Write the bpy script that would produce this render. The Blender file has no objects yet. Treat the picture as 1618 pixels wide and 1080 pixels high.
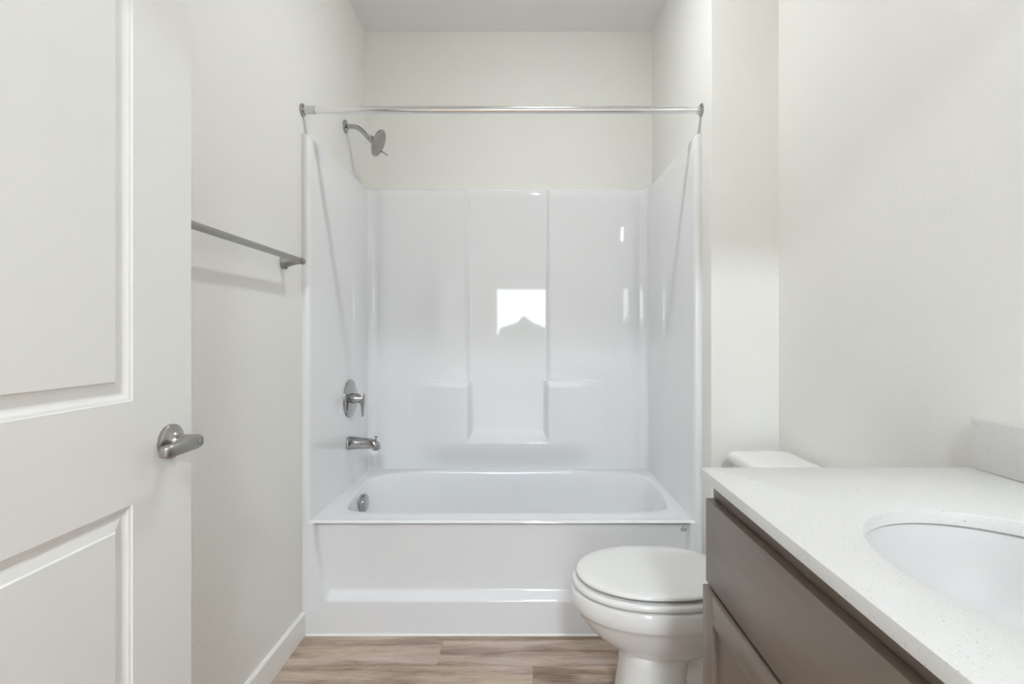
import bpy, bmesh, math, random
from mathutils import Vector, Matrix
random.seed(7)
PI = math.pi
SC = bpy.context.scene
COL = SC.collection

# ------------------------------------------------------------------ camera, world, exposure
F_PX, VX, VY, CAM_Z = 815.0, 830.0, 529.0, 1.142
cd = bpy.data.cameras.new('camera')
cam = bpy.data.objects.new('camera', cd)
COL.objects.link(cam)
cam.location = (0, 0, CAM_Z)
cam.rotation_euler = (PI / 2, 0, 0)
cd.sensor_width = 36.0
cd.lens = F_PX * 36.0 / 1618.0
cd.shift_x = (809.0 - VX) / 1618.0
cd.shift_y = -(540.0 - VY) / 1618.0
cd.clip_start = 0.02
SC.camera = cam

SC.view_settings.view_transform = 'Standard'
SC.view_settings.look = 'None'
SC.view_settings.gamma = 1.0
SC.view_settings.use_curve_mapping = False
SC.view_settings.exposure = 0.2
SC.cycles.max_bounces = 16
SC.cycles.diffuse_bounces = 10
SC.cycles.glossy_bounces = 6
SC.cycles.use_denoising = True

world = bpy.data.worlds.new('overcast_sky')
SC.world = world
world.use_nodes = True
wn = world.node_tree
wn.nodes.clear()
wo = wn.nodes.new('ShaderNodeOutputWorld')
wb = wn.nodes.new('ShaderNodeBackground')
wb.inputs['Color'].default_value = (0.82, 0.91, 1.03, 1)
wb.inputs['Strength'].default_value = 10.8
wn.links.new(wb.outputs[0], wo.inputs[0])

CEIL_LAMP = 1030.0        # emission of the dome diffuser
VANITY_LAMP = 12.0     # emission of each glass shade
BEDROOM_FILL = 203.0  # emission of the added fill dome, unseen behind the camera

# ------------------------------------------------------------------ materials
def new_mat(name):
    m = bpy.data.materials.new(name)
    m.use_nodes = True
    return m, m.node_tree.nodes, m.node_tree.links, m.node_tree.nodes['Principled BSDF']

def simple(name, col, rough=0.5, metal=0.0, coat=0.0, ior=1.5, spec=0.5):
    m, n, l, b = new_mat(name)
    b.inputs['Base Color'].default_value = (*col, 1)
    b.inputs['Roughness'].default_value = rough
    b.inputs['Metallic'].default_value = metal
    b.inputs['Coat Weight'].default_value = coat
    b.inputs['Coat Roughness'].default_value = 0.03
    b.inputs['IOR'].default_value = ior
    b.inputs['Specular IOR Level'].default_value = spec
    return m

def bump(m, scale, strength, dist=0.001, detail=3.0, coords='Object', mapscale=(1, 1, 1)):
    n, l = m.node_tree.nodes, m.node_tree.links
    b = n['Principled BSDF']
    tc = n.new('ShaderNodeTexCoord'); mp = n.new('ShaderNodeMapping')
    mp.inputs['Scale'].default_value = mapscale
    no = n.new('ShaderNodeTexNoise'); bp = n.new('ShaderNodeBump')
    no.inputs['Scale'].default_value = scale
    no.inputs['Detail'].default_value = detail
    bp.inputs['Strength'].default_value = strength
    bp.inputs['Distance'].default_value = dist
    l.new(tc.outputs[coords], mp.inputs[0]); l.new(mp.outputs[0], no.inputs['Vector'])
    l.new(no.outputs['Fac'], bp.inputs['Height']); l.new(bp.outputs[0], b.inputs['Normal'])
    return m

M = {}
M['wall'] = bump(simple('wall_paint', (0.795, 0.79, 0.757), 0.62), 150, 0.8, 0.0014, 2)
M['ceiling'] = bump(simple('ceiling_paint', (0.80, 0.80, 0.79), 0.8), 150, 0.3, 0.001, 2)
M['trim'] = simple('trim_paint', (0.83, 0.825, 0.80), 0.32)
M['door'] = bump(simple('door_paint', (0.80, 0.795, 0.775), 0.36), 60, 0.12, 0.0006, 4, 'Object', (1, 1, 0.12))
M['gelcoat'] = simple('white_gelcoat', (0.80, 0.81, 0.825), 0.035, 0, 0.25)
M['gelcoat'].node_tree.nodes['Principled BSDF'].inputs['Specular IOR Level'].default_value = 0.55
bump(M['gelcoat'], 16, 0.02, 0.001, 3)
M['caulk'] = simple('white_caulk', (0.85, 0.85, 0.83), 0.5)
M['porcelain'] = simple('white_porcelain', (0.79, 0.79, 0.775), 0.06, 0, 0.3)
M['seat'] = simple('white_seat_plastic', (0.78, 0.78, 0.765), 0.18)
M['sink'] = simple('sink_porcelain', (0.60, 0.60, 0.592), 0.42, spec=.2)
M['chrome'] = simple('polished_chrome', (0.43, 0.43, 0.435), 0.07, 1.0)
M['nickel'] = simple('brushed_nickel', (0.40, 0.39, 0.37), 0.28, 1.0)
M['rod'] = simple('polished_aluminium', (0.84, 0.84, 0.84), 0.16, 1.0)
M['sleeve'] = simple('satin_aluminium', (0.66, 0.66, 0.66), 0.24, 1.0)
M['dark'] = simple('dark_print', (0.05, 0.05, 0.055), 0.6)
M['dark_gap'] = simple('rubber_and_gap_shade', (0.05, 0.05, 0.05), 0.7)  # rubber of the door bumpers, and painted shade under the toilet lid
M['foliage'] = simple('leafy_green', (0.05, 0.09, 0.03), 0.8)
M['ground'] = simple('outdoor_ground', (0.20, 0.22, 0.15), 0.9)

def emit(name, col, strength):
    m, n, l, b = new_mat(name)
    b.inputs['Base Color'].default_value = (0.8, 0.8, 0.8, 1)
    b.inputs['Emission Color'].default_value = (*col, 1)
    b.inputs['Emission Strength'].default_value = strength
    return m
M['dome'] = emit('lit_dome_glass', (0.955, 0.985, 1.0), CEIL_LAMP)
M['shade'] = emit('lit_shade_glass', (0.965, 0.985, 1.0), VANITY_LAMP)
M['bed_fill'] = emit('added_bedroom_fill', (0.885, 0.955, 1.03), BEDROOM_FILL)

def glass_mat():
    m, n, l, b = new_mat('window_glass')
    n.remove(b)
    out = n['Material Output']
    t = n.new('ShaderNodeBsdfTransparent'); g = n.new('ShaderNodeBsdfGlossy'); mx = n.new('ShaderNodeMixShader')
    g.inputs['Roughness'].default_value = 0.0
    mx.inputs[0].default_value = 0.06
    l.new(t.outputs[0], mx.inputs[1]); l.new(g.outputs[0], mx.inputs[2]); l.new(mx.outputs[0], out.inputs[0])
    return m
M['glass'] = glass_mat()

def quartz_mat():
    m, n, l, b = new_mat('white_quartz')
    tc = n.new('ShaderNodeTexCoord')
    base = (0.655, 0.655, 0.645, 1)
    cur = None
    def speck(scale, thr, col, seed):
        nonlocal cur
        mp = n.new('ShaderNodeMapping'); mp.inputs['Location'].default_value = (seed, seed * .7, seed * .3)
        no = n.new('ShaderNodeTexNoise'); no.inputs['Scale'].default_value = scale
        no.inputs['Detail'].default_value = 2.0; no.inputs['Roughness'].default_value = 0.6
        cr = n.new('ShaderNodeValToRGB')
        cr.color_ramp.elements[0].position = thr; cr.color_ramp.elements[0].color = (0, 0, 0, 1)
        cr.color_ramp.elements[1].position = thr + 0.03; cr.color_ramp.elements[1].color = (1, 1, 1, 1)
        mx = n.new('ShaderNodeMix'); mx.data_type = 'RGBA'
        l.new(tc.outputs['Object'], mp.inputs[0]); l.new(mp.outputs[0], no.inputs['Vector']); l.new(no.outputs['Fac'], cr.inputs[0])
        l.new(cr.outputs[0], mx.inputs['Factor'])
        if cur is None: mx.inputs['A'].default_value = base
        else: l.new(cur, mx.inputs['A'])
        mx.inputs['B'].default_value = (*col, 1)
        cur = mx.outputs['Result']
    speck(330, 0.66, (0.47, 0.47, 0.46), 1.3)
    speck(210, 0.70, (0.40, 0.40, 0.39), 5.1)
    speck(120, 0.735, (0.30, 0.30, 0.29), 9.7)
    speck(260, 0.67, (0.78, 0.78, 0.77), 3.3)
    l.new(cur, b.inputs['Base Color'])
    b.inputs['Roughness'].default_value = 0.28
    return m
M['quartz'] = quartz_mat()

def cabinet_mat():
    m, n, l, b = new_mat('taupe_stained_wood')
    tc = n.new('ShaderNodeTexCoord'); mp = n.new('ShaderNodeMapping')
    mp.inputs['Scale'].default_value = (30, 3, 30)
    no = n.new('ShaderNodeTexNoise'); no.inputs['Scale'].default_value = 3.0; no.inputs['Detail'].default_value = 6
    cr = n.new('ShaderNodeValToRGB')
    cr.color_ramp.elements[0].position = 0.3; cr.color_ramp.elements[0].color = (0.168, 0.131, 0.106, 1)
    cr.color_ramp.elements[1].position = 0.75; cr.color_ramp.elements[1].color = (0.198, 0.157, 0.129, 1)
    l.new(tc.outputs['Object'], mp.inputs[0]); l.new(mp.outputs[0], no.inputs['Vector'])
    l.new(no.outputs['Fac'], cr.inputs[0]); l.new(cr.outputs[0], b.inputs['Base Color'])
    b.inputs['Roughness'].default_value = 0.34
    return m
M['cabinet'] = cabinet_mat()
M['cab_inside'] = simple('cabinet_interior', (0.22, 0.17, 0.12), 0.6)

def floor_mat():
    m, n, l, b = new_mat('vinyl_wood_planks')
    at = n.new('ShaderNodeAttribute'); at.attribute_name = 'plank'; at.attribute_type = 'GEOMETRY'
    tc = n.new('ShaderNodeTexCoord')
    sep = n.new('ShaderNodeSeparateColor'); l.new(at.outputs['Color'], sep.inputs[0])
    cmb = n.new('ShaderNodeCombineXYZ')
    m1 = n.new('ShaderNodeMath'); m1.operation = 'MULTIPLY'; m1.inputs[1].default_value = 37.0
    m2 = n.new('ShaderNodeMath'); m2.operation = 'MULTIPLY'; m2.inputs[1].default_value = 11.0
    l.new(sep.outputs[0], m1.inputs[0]); l.new(sep.outputs[1], m2.inputs[0])
    l.new(m1.outputs[0], cmb.inputs[0]); l.new(m2.outputs[0], cmb.inputs[1])
    add = n.new('ShaderNodeVectorMath'); add.operation = 'ADD'
    l.new(tc.outputs['Object'], add.inputs[0]); l.new(cmb.outputs[0], add.inputs[1])
    def noise(sc, detail, rough, dist, mscale):
        mp = n.new('ShaderNodeMapping'); mp.inputs['Scale'].default_value = mscale
        no = n.new('ShaderNodeTexNoise'); no.inputs['Scale'].default_value = sc; no.inputs['Detail'].default_value = detail
        no.inputs['Roughness'].default_value = rough; no.inputs['Distortion'].default_value = dist
        l.new(add.outputs[0], mp.inputs[0]); l.new(mp.outputs[0], no.inputs['Vector'])
        return no
    broad = noise(2.2, 3, .55, .6, (1.0, 9.0, 1))
    grain = noise(9, 10, .72, .4, (1.3, 30.0, 1))
    warm = noise(1.7, 2, .5, .3, (1.0, 6.0, 1))
    cr = n.new('ShaderNodeValToRGB')
    e = cr.color_ramp.elements
    e[0].position = .36; e[0].color = (0.165, 0.105, 0.072, 1)
    e[1].position = .64; e[1].color = (0.60, 0.52, 0.46, 1)
    x = e.new(.45); x.color = (0.335, 0.255, 0.200, 1)
    x = e.new(.53); x.color = (0.475, 0.395, 0.335, 1)
    mix = n.new('ShaderNodeMath'); mix.operation = 'MULTIPLY_ADD'; mix.inputs[1].default_value = .54
    mg = n.new('ShaderNodeMath'); mg.operation = 'MULTIPLY'; mg.inputs[1].default_value = .46
    l.new(grain.outputs['Fac'], mg.inputs[0]); l.new(broad.outputs['Fac'], mix.inputs[0]); l.new(mg.outputs[0], mix.inputs[2])
    ml = n.new('ShaderNodeMath'); ml.operation = 'MULTIPLY_ADD'; ml.inputs[1].default_value = .10; 
    l.new(sep.outputs[2], ml.inputs[0]); l.new(mix.outputs[0], ml.inputs[2])
    sb = n.new('ShaderNodeMath'); sb.operation = 'SUBTRACT'; sb.inputs[1].default_value = .04
    l.new(ml.outputs[0], sb.inputs[0]); l.new(sb.outputs[0], cr.inputs[0])
    hs = n.new('ShaderNodeMix'); hs.data_type = 'RGBA'; hs.blend_type = 'MULTIPLY'
    wr = n.new('ShaderNodeValToRGB')
    wr.color_ramp.elements[0].position = .40; wr.color_ramp.elements[0].color = (1.03, .98, 1.0, 1)
    wr.color_ramp.elements[1].position = .66; wr.color_ramp.elements[1].color = (1.0, .93, .76, 1)
    l.new(warm.outputs['Fac'], wr.inputs[0])
    hs.inputs['Factor'].default_value = .8
    l.new(cr.outputs[0], hs.inputs['A']); l.new(wr.outputs[0], hs.inputs['B'])
    fine = noise(30, 6, .75, 0, (1.0, 14.0, 1))
    fr = n.new('ShaderNodeValToRGB')
    fr.color_ramp.elements[0].position = .32; fr.color_ramp.elements[0].color = (.78, .76, .74, 1)
    fr.color_ramp.elements[1].position = .62; fr.color_ramp.elements[1].color = (1.06, 1.06, 1.06, 1)
    l.new(fine.outputs['Fac'], fr.inputs[0])
    kn = noise(3.2, 2, .5, .2, (1.0, 2.2, 1))
    kr = n.new('ShaderNodeValToRGB')
    kr.color_ramp.elements[0].position = .70; kr.color_ramp.elements[0].color = (1, 1, 1, 1)
    kr.color_ramp.elements[1].position = .80; kr.color_ramp.elements[1].color = (.50, .42, .38, 1)
    l.new(kn.outputs['Fac'], kr.inputs[0])
    prev = hs.outputs['Result']
    for src in (fr, kr):
        mm = n.new('ShaderNodeMix'); mm.data_type = 'RGBA'; mm.blend_type = 'MULTIPLY'; mm.inputs['Factor'].default_value = 1.0
        l.new(prev, mm.inputs['A']); l.new(src.outputs[0], mm.inputs['B']); prev = mm.outputs['Result']
    l.new(prev, b.inputs['Base Color'])
    b.inputs['Roughness'].default_value = .45
    bp = n.new('ShaderNodeBump'); bp.inputs['Strength'].default_value = .15; bp.inputs['Distance'].default_value = .001
    l.new(grain.outputs['Fac'], bp.inputs['Height']); l.new(bp.outputs[0], b.inputs['Normal'])
    return m
M['floor'] = floor_mat()

# ------------------------------------------------------------------ helpers
def mesh_obj(name, bm, mat, parent=None, smooth=None, recalc=True):
    if recalc:
        bmesh.ops.recalc_face_normals(bm, faces=bm.faces[:])
    me = bpy.data.meshes.new(name)
    bm.to_mesh(me); bm.free()
    o = bpy.data.objects.new(name, me)
    COL.objects.link(o)
    if mat is not None: me.materials.append(mat)
    if smooth is not None:
        for p in me.polygons: p.use_smooth = True
        me.update()
        try: me.set_sharp_from_angle(angle=math.radians(smooth))
        except Exception: pass
    if parent is not None:
        o.parent = parent
        o.matrix_parent_inverse = parent.matrix_world.inverted()
    return o

def thing(name, label, cat, loc=(0, 0, 0), group=None, kind=None):
    o = bpy.data.objects.new(name, None); COL.objects.link(o)
    o.empty_display_size = .05
    o.location = loc
    o['label'] = label; o['category'] = cat
    if group: o['group'] = group
    if kind: o['kind'] = kind
    bpy.context.view_layer.update()
    return o

def tag(o, label=None, cat=None, kind=None):
    if label: o['label'] = label
    if cat: o['category'] = cat
    if kind: o['kind'] = kind
    return o

def add_box(bm, x0, x1, y0, y1, z0, z1, r=0.0, seg=3):
    mtx = Matrix.Translation(((x0 + x1) / 2, (y0 + y1) / 2, (z0 + z1) / 2)) @ Matrix.Diagonal((abs(x1 - x0), abs(y1 - y0), abs(z1 - z0), 1))
    g = bmesh.ops.create_cube(bm, size=1.0, matrix=mtx)
    if r > 0:
        es = list({e for v in g['verts'] for e in v.link_edges})
        bmesh.ops.bevel(bm, geom=es, offset=r, segments=seg, affect='EDGES', profile=.5)

def box(name, x0, x1, y0, y1, z0, z1, mat, parent=None, r=0.0, seg=3):
    bm = bmesh.new(); add_box(bm, x0, x1, y0, y1, z0, z1, r, seg)
    return mesh_obj(name, bm, mat, parent, 35 if r > 0 else None)

def frame_of(axis):
    a = Vector(axis).normalized()
    u = a.cross(Vector((0, 0, 1)))
    if u.length < 1e-4: u = a.cross(Vector((0, 1, 0)))
    u.normalize(); v = a.cross(u).normalized()
    return a, u, v

def rings(bm, loops, closed=True, cap0=False, cap1=False):
    vs = [[bm.verts.new(p) for p in lp] for lp in loops]
    n = len(vs[0])
    for a, b in zip(vs, vs[1:]):
        for i in range(n if closed else n - 1):
            j = (i + 1) % n
            bm.faces.new((a[i], a[j], b[j], b[i]))
    if cap0: bm.faces.new(list(reversed(vs[0])))
    if cap1: bm.faces.new(vs[-1])
    return vs

def add_lathe(bm, prof, org, axis, seg=40, cap0=True, cap1=True):
    a, u, v = frame_of(axis); o = Vector(org)
    loops = []
    for r, h in prof:
        loops.append([o + a * h + (u * math.cos(t) + v * math.sin(t)) * max(r, 1e-5) for t in [2 * PI * k / seg for k in range(seg)]])
    rings(bm, loops, True, cap0, cap1)

def add_tube(bm, pts, rad, seg=20, caps=True):
    pts = [Vector(p) for p in pts]
    rads = rad if isinstance(rad, (list, tuple)) else [rad] * len(pts)
    t0 = (pts[1] - pts[0]).normalized()
    a, u, v = frame_of(t0)
    loops = []
    for i, p in enumerate(pts):
        if i == 0: t = (pts[1] - pts[0])
        elif i == len(pts) - 1: t = (pts[-1] - pts[-2])
        else: t = (pts[i + 1] - pts[i - 1])
        t.normalize()
        u = (u - t * u.dot(t)).normalized(); v = t.cross(u)
        loops.append([p + (u * math.cos(k) + v * math.sin(k)) * rads[i] for k in [2 * PI * q / seg for q in range(seg)]])
    rings(bm, loops, True, caps, caps)

def catmull(pts, n=10, closed=True):
    out = []; N = len(pts)
    for i in range(N if closed else N - 1):
        p0, p1, p2, p3 = [Vector(pts[(i + k) % N]) if closed else Vector(pts[min(max(i + k, 0), N - 1)]) for k in (-1, 0, 1, 2)]
        for k in range(n):
            t = k / n
            out.append(.5 * ((2 * p1) + (p2 - p0) * t + (2 * p0 - 5 * p1 + 4 * p2 - p3) * t * t + (3 * p1 - p0 - 3 * p2 + p3) * t ** 3))
    if not closed: out.append(Vector(pts[-1]))
    return out

def sstep(a, b, x):
    if a == b: return 0.0 if x < a else 1.0
    t = min(max((x - a) / (b - a), 0), 1)
    return t * t * (3 - 2 * t)

def samples(lo, hi, base, dense=()):
    """sorted coordinates from lo to hi at step base, with finer steps inside the dense spans (a, b, step)"""
    xs = [lo + (hi - lo) * k / max(1, round((hi - lo) / base)) for k in range(max(1, round((hi - lo) / base)) + 1)]
    for a, b, s in dense:
        xs = [x for x in xs if not (a < x < b)]
        k = max(1, round((b - a) / s)); xs += [a + (b - a) * i / k for i in range(k + 1)]
    xs = sorted(x for x in xs if lo - 1e-9 <= x <= hi + 1e-9)
    out = [xs[0]]
    for x in xs[1:]:
        if x - out[-1] > 1e-5: out.append(x)
    return out

def grid(bm, us, vs, fn):
    V = [[bm.verts.new(fn(u, v)) for u in us] for v in vs]
    for a, b in zip(V, V[1:]):
        for i in range(len(us) - 1):
            bm.faces.new((a[i], a[i + 1], b[i + 1], b[i]))
    return V

# ------------------------------------------------------------------ room shell
XL, XA, XR = -0.850, 0.672, 0.917        # left wall, alcove right wall, vanity wall
YB, YC, YF = 2.738, 1.866, 1.965         # back wall, wing corner, tub front
H = 2.750
BX0, BX1, BY0, BY1 = -1.7, 2.3, -4.0, 0.05   # bedroom beyond the open doorway

def planks():
    bm = bmesh.new()
    lay = bm.loops.layers.float_color.new('plank')
    W = .150
    y = 1.931 + W * 6; row = 0
    fixed = {0: -.151, 1: -.306}
    k = 0
    ys = []
    yy = 1.931 + W
    while yy > BY0 - .1:
        ys.append((yy - W, yy)); yy -= W
    ys = [(1.931 + W * (i + 1), 1.931 + W * (i + 2)) for i in range(5)] [::-1] + ys
    g = .0006
    for ri, (y0, y1) in enumerate(ys):
        r = ri - 5
        L = 1.22
        off = fixed.get(r, random.uniform(-1.2, 0))
        x = off - 3 * L
        while x < 2.6:
            a, b = max(x, -1.9), min(x + L, 2.5)
            if b > a:
                c = (random.random(), random.random(), random.random(), 1)
                if r == 0: c = (c[0], c[1], .5 if x < -.2 else .05, 1)
                if r == 1: c = (c[0], c[1], .8 if x < -.4 else .45, 1)
                f = bm.faces.new([bm.verts.new(p) for p in ((a + g, y0 + g, 0), (b - g, y0 + g, 0), (b - g, y1 - g, 0), (a + g, y1 - g, 0))])
                for lp in f.loops: lp[lay] = c
            x += L
    sub = [(-1.95, BY0 - .15), (2.55, BY0 - .15), (2.55, 2.9), (-1.95, 2.9)]
    f = bm.faces.new([bm.verts.new((x, y, -.0012)) for x, y in sub])
    for lp in f.loops: lp[lay] = (0.2, 0.2, 0, 1)
    # slab thickness below
    vs = [bm.verts.new((x, y, -.10)) for x, y in sub]
    bm.faces.new(list(reversed(vs)))
    top = list(f.verts)
    for i in range(4):
        j = (i + 1) % 4
        q = bm.faces.new((top[i], vs[i], vs[j], top[j]))
    return mesh_obj('floor', bm, M['floor'], recalc=False)
tag(planks(), 'grey brown wood look plank floor', 'floor', 'structure')

def struct_boxes(name, boxes, mat, label, cat, r=0.0):
    bm = bmesh.new()
    for b in boxes: add_box(bm, *b, r)
    return tag(mesh_obj(name, bm, mat, None, 35 if r else None), label, cat, 'structure')

struct_boxes('ceiling', [(-1.95, 2.55, BY0 - .15, 2.9, H, H + .1)], M['ceiling'], 'white flat ceiling above the bath alcove', 'ceiling')
struct_boxes('wall_left', [(XL - .12, XL, .17, 2.9, 0, H)], M['wall'], 'cream wall behind the open door and towel bar', 'wall')
struct_boxes('wall_back', [(XL, XA, YB, 2.9, 0, H)], M['wall'], 'cream wall above the back of the bath surround', 'wall')
struct_boxes('wall_right', [(XR, XR + .12, .17, YC, 0, H)], M['wall'], 'cream textured wall behind the vanity and toilet tank', 'wall')
struct_boxes('wall_wing', [(XA, XR + .12, YC, 2.9, 0, H)], M['wall'], 'cream end wall between toilet and bath alcove', 'wall', .004)
struct_boxes('wall_front', [(BX0 - .12, -.738, BY1, .17, 0, H), (XR, BX1 + .12, BY1, .17, 0, H), (-.738, XR, BY1, .17, 2.07, H)], M['wall'],
             'cream wall with the doorway behind the camera', 'wall')

# bedroom behind the camera, seen only as daylight and as reflections in the bath surround
WX0, WX1, WZ0, WZ1 = -0.56, 0.42, 0.78, 2.02
struct_boxes('wall_bedroom', [(BX0 - .12, WX0, BY0 - .12, BY0, 0, H), (WX1, BX1 + .12, BY0 - .12, BY0, 0, H),
                              (WX0, WX1, BY0 - .12, BY0, 0, WZ0), (WX0, WX1, BY0 - .12, BY0, WZ1, H),
                              (BX0 - .12, BX0, BY0, BY1, 0, H),
                              (BX1, BX1 + .12, BY0, BY1, 0, H)], M['wall'], 'cream bedroom walls behind the camera with a window', 'wall')

def window(name, x0, x1, y0, y1, z0, z1, axis, label):
    t = thing(name, label, 'window', ((x0 + x1) / 2, (y0 + y1) / 2, z0), kind='structure')
    bm = bmesh.new(); w = .045
    if axis == 'y':
        add_box(bm, x0, x0 + w, y0, y1, z0, z1); add_box(bm, x1 - w, x1, y0, y1, z0, z1)
        add_box(bm, x0 + w, x1 - w, y0, y1, z0, z0 + w); add_box(bm, x0 + w, x1 - w, y0, y1, z1 - w, z1)
        ym = (y0 + y1) / 2
        gb = (x0 + w, x1 - w, ym - .002, ym + .002, z0 + w, z1 - w)
    else:
        add_box(bm, x0, x1, y0, y0 + w, z0, z1); add_box(bm, x0, x1, y1 - w, y1, z0, z1)
        add_box(bm, x0, x1, y0 + w, y1 - w, z0, z0 + w); add_box(bm, x0, x1, y0 + w, y1 - w, z1 - w, z1)
        xm = (x0 + x1) / 2; ym = (y0 + y1) / 2
        add_box(bm, x0, x1, ym - .02, ym + .02, z0 + w, z1 - w)
        gb = (xm - .002, xm + .002, y0 + w, y1 - w, z0 + w, z1 - w)
    f = mesh_obj('window_frame', bm, M['trim'], t)
    f['kind'] = 'structure'
    p = box('window_pane', *gb, M['glass'], t); p['kind'] = 'structure'
window('window_1', WX0, WX1, BY0 - .09, BY0 - .03, WZ0, WZ1, 'y', 'white framed bedroom window mirrored in the bath surround')

for (loc, rot, sx, sy) in ((((WX0 + WX1) / 2, BY0 - .02, (WZ0 + WZ1) / 2), (PI / 2, 0, 0), WX1 - WX0, WZ1 - WZ0),):
    ld = bpy.data.lights.new('sky_portal', 'AREA'); ld.shape = 'RECTANGLE'; ld.size = sx; ld.size_y = sy
    ld.cycles.is_portal = True
    lo = bpy.data.objects.new('sky_portal', ld); COL.objects.link(lo)
    lo.location = loc; lo.rotation_euler = rot

# outside: ground and a row of shrubs below the sky
bm = bmesh.new(); add_box(bm, -30, 30, -40, BY0 - .3, -.5, -.3)
tag(mesh_obj('ground', bm, M['ground']), 'garden ground outside the bedroom window', 'ground', 'structure')
def shrub(x, y, r, h):
    bm = bmesh.new()
    bmesh.ops.create_icosphere(bm, subdivisions=4, radius=1.0)
    rnd = random.Random(x * 91 + y)
    lobes = [(Vector((rnd.uniform(-1, 1), rnd.uniform(-1, 1), rnd.uniform(-.2, 1))).normalized(), rnd.uniform(.15, .4)) for _ in range(26)]
    for v in bm.verts:
        d = v.co.normalized(); k = .8
        for n, s in lobes: k = max(k, .8 + s * max(0, (d.dot(n) - .86) / .14))
        k *= rnd.uniform(.93, 1.07)
        v.co = Vector((d.x * r * k + x, d.y * r * k + y, max(-.3, d.z * h * k + h * .55 - .3)))
    return mesh_obj('shrub', bm, M['foliage'], None, 60)
tag(shrub(-1.22, -7.0, .62, 1.16), 'rounded green shrub outside the bedroom window, on its left', 'shrub')
tag(shrub(-.10, -8.4, .80, 1.20), 'rounded green shrub outside the bedroom window, farthest back', 'shrub')
tag(shrub(.92, -7.0, .56, 1.26), 'slim green shrub outside the bedroom window, on its right', 'shrub')

# baseboard
def baseboard():
    bm = bmesh.new()
    t, h = .0135, .0885
    prof = [(XL, 0), (XL + t, 0), (XL + t, h - .004), (XL + t - .003, h), (XL, h)]
    rings(bm, [[(x, y, z) for x, z in prof] for y in (.17, YF - .002)], True, True, True)
    return mesh_obj('baseboard_left', bm, M['trim'])
tag(baseboard(), 'white baseboard along the left wall', 'baseboard', 'structure')
box_bb = box('baseboard_right', XR - .0135, XR, 1.03, YC, 0, .0885, M['trim'], r=.002)
tag(box_bb, 'white baseboard behind the toilet', 'baseboard', 'structure')

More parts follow.
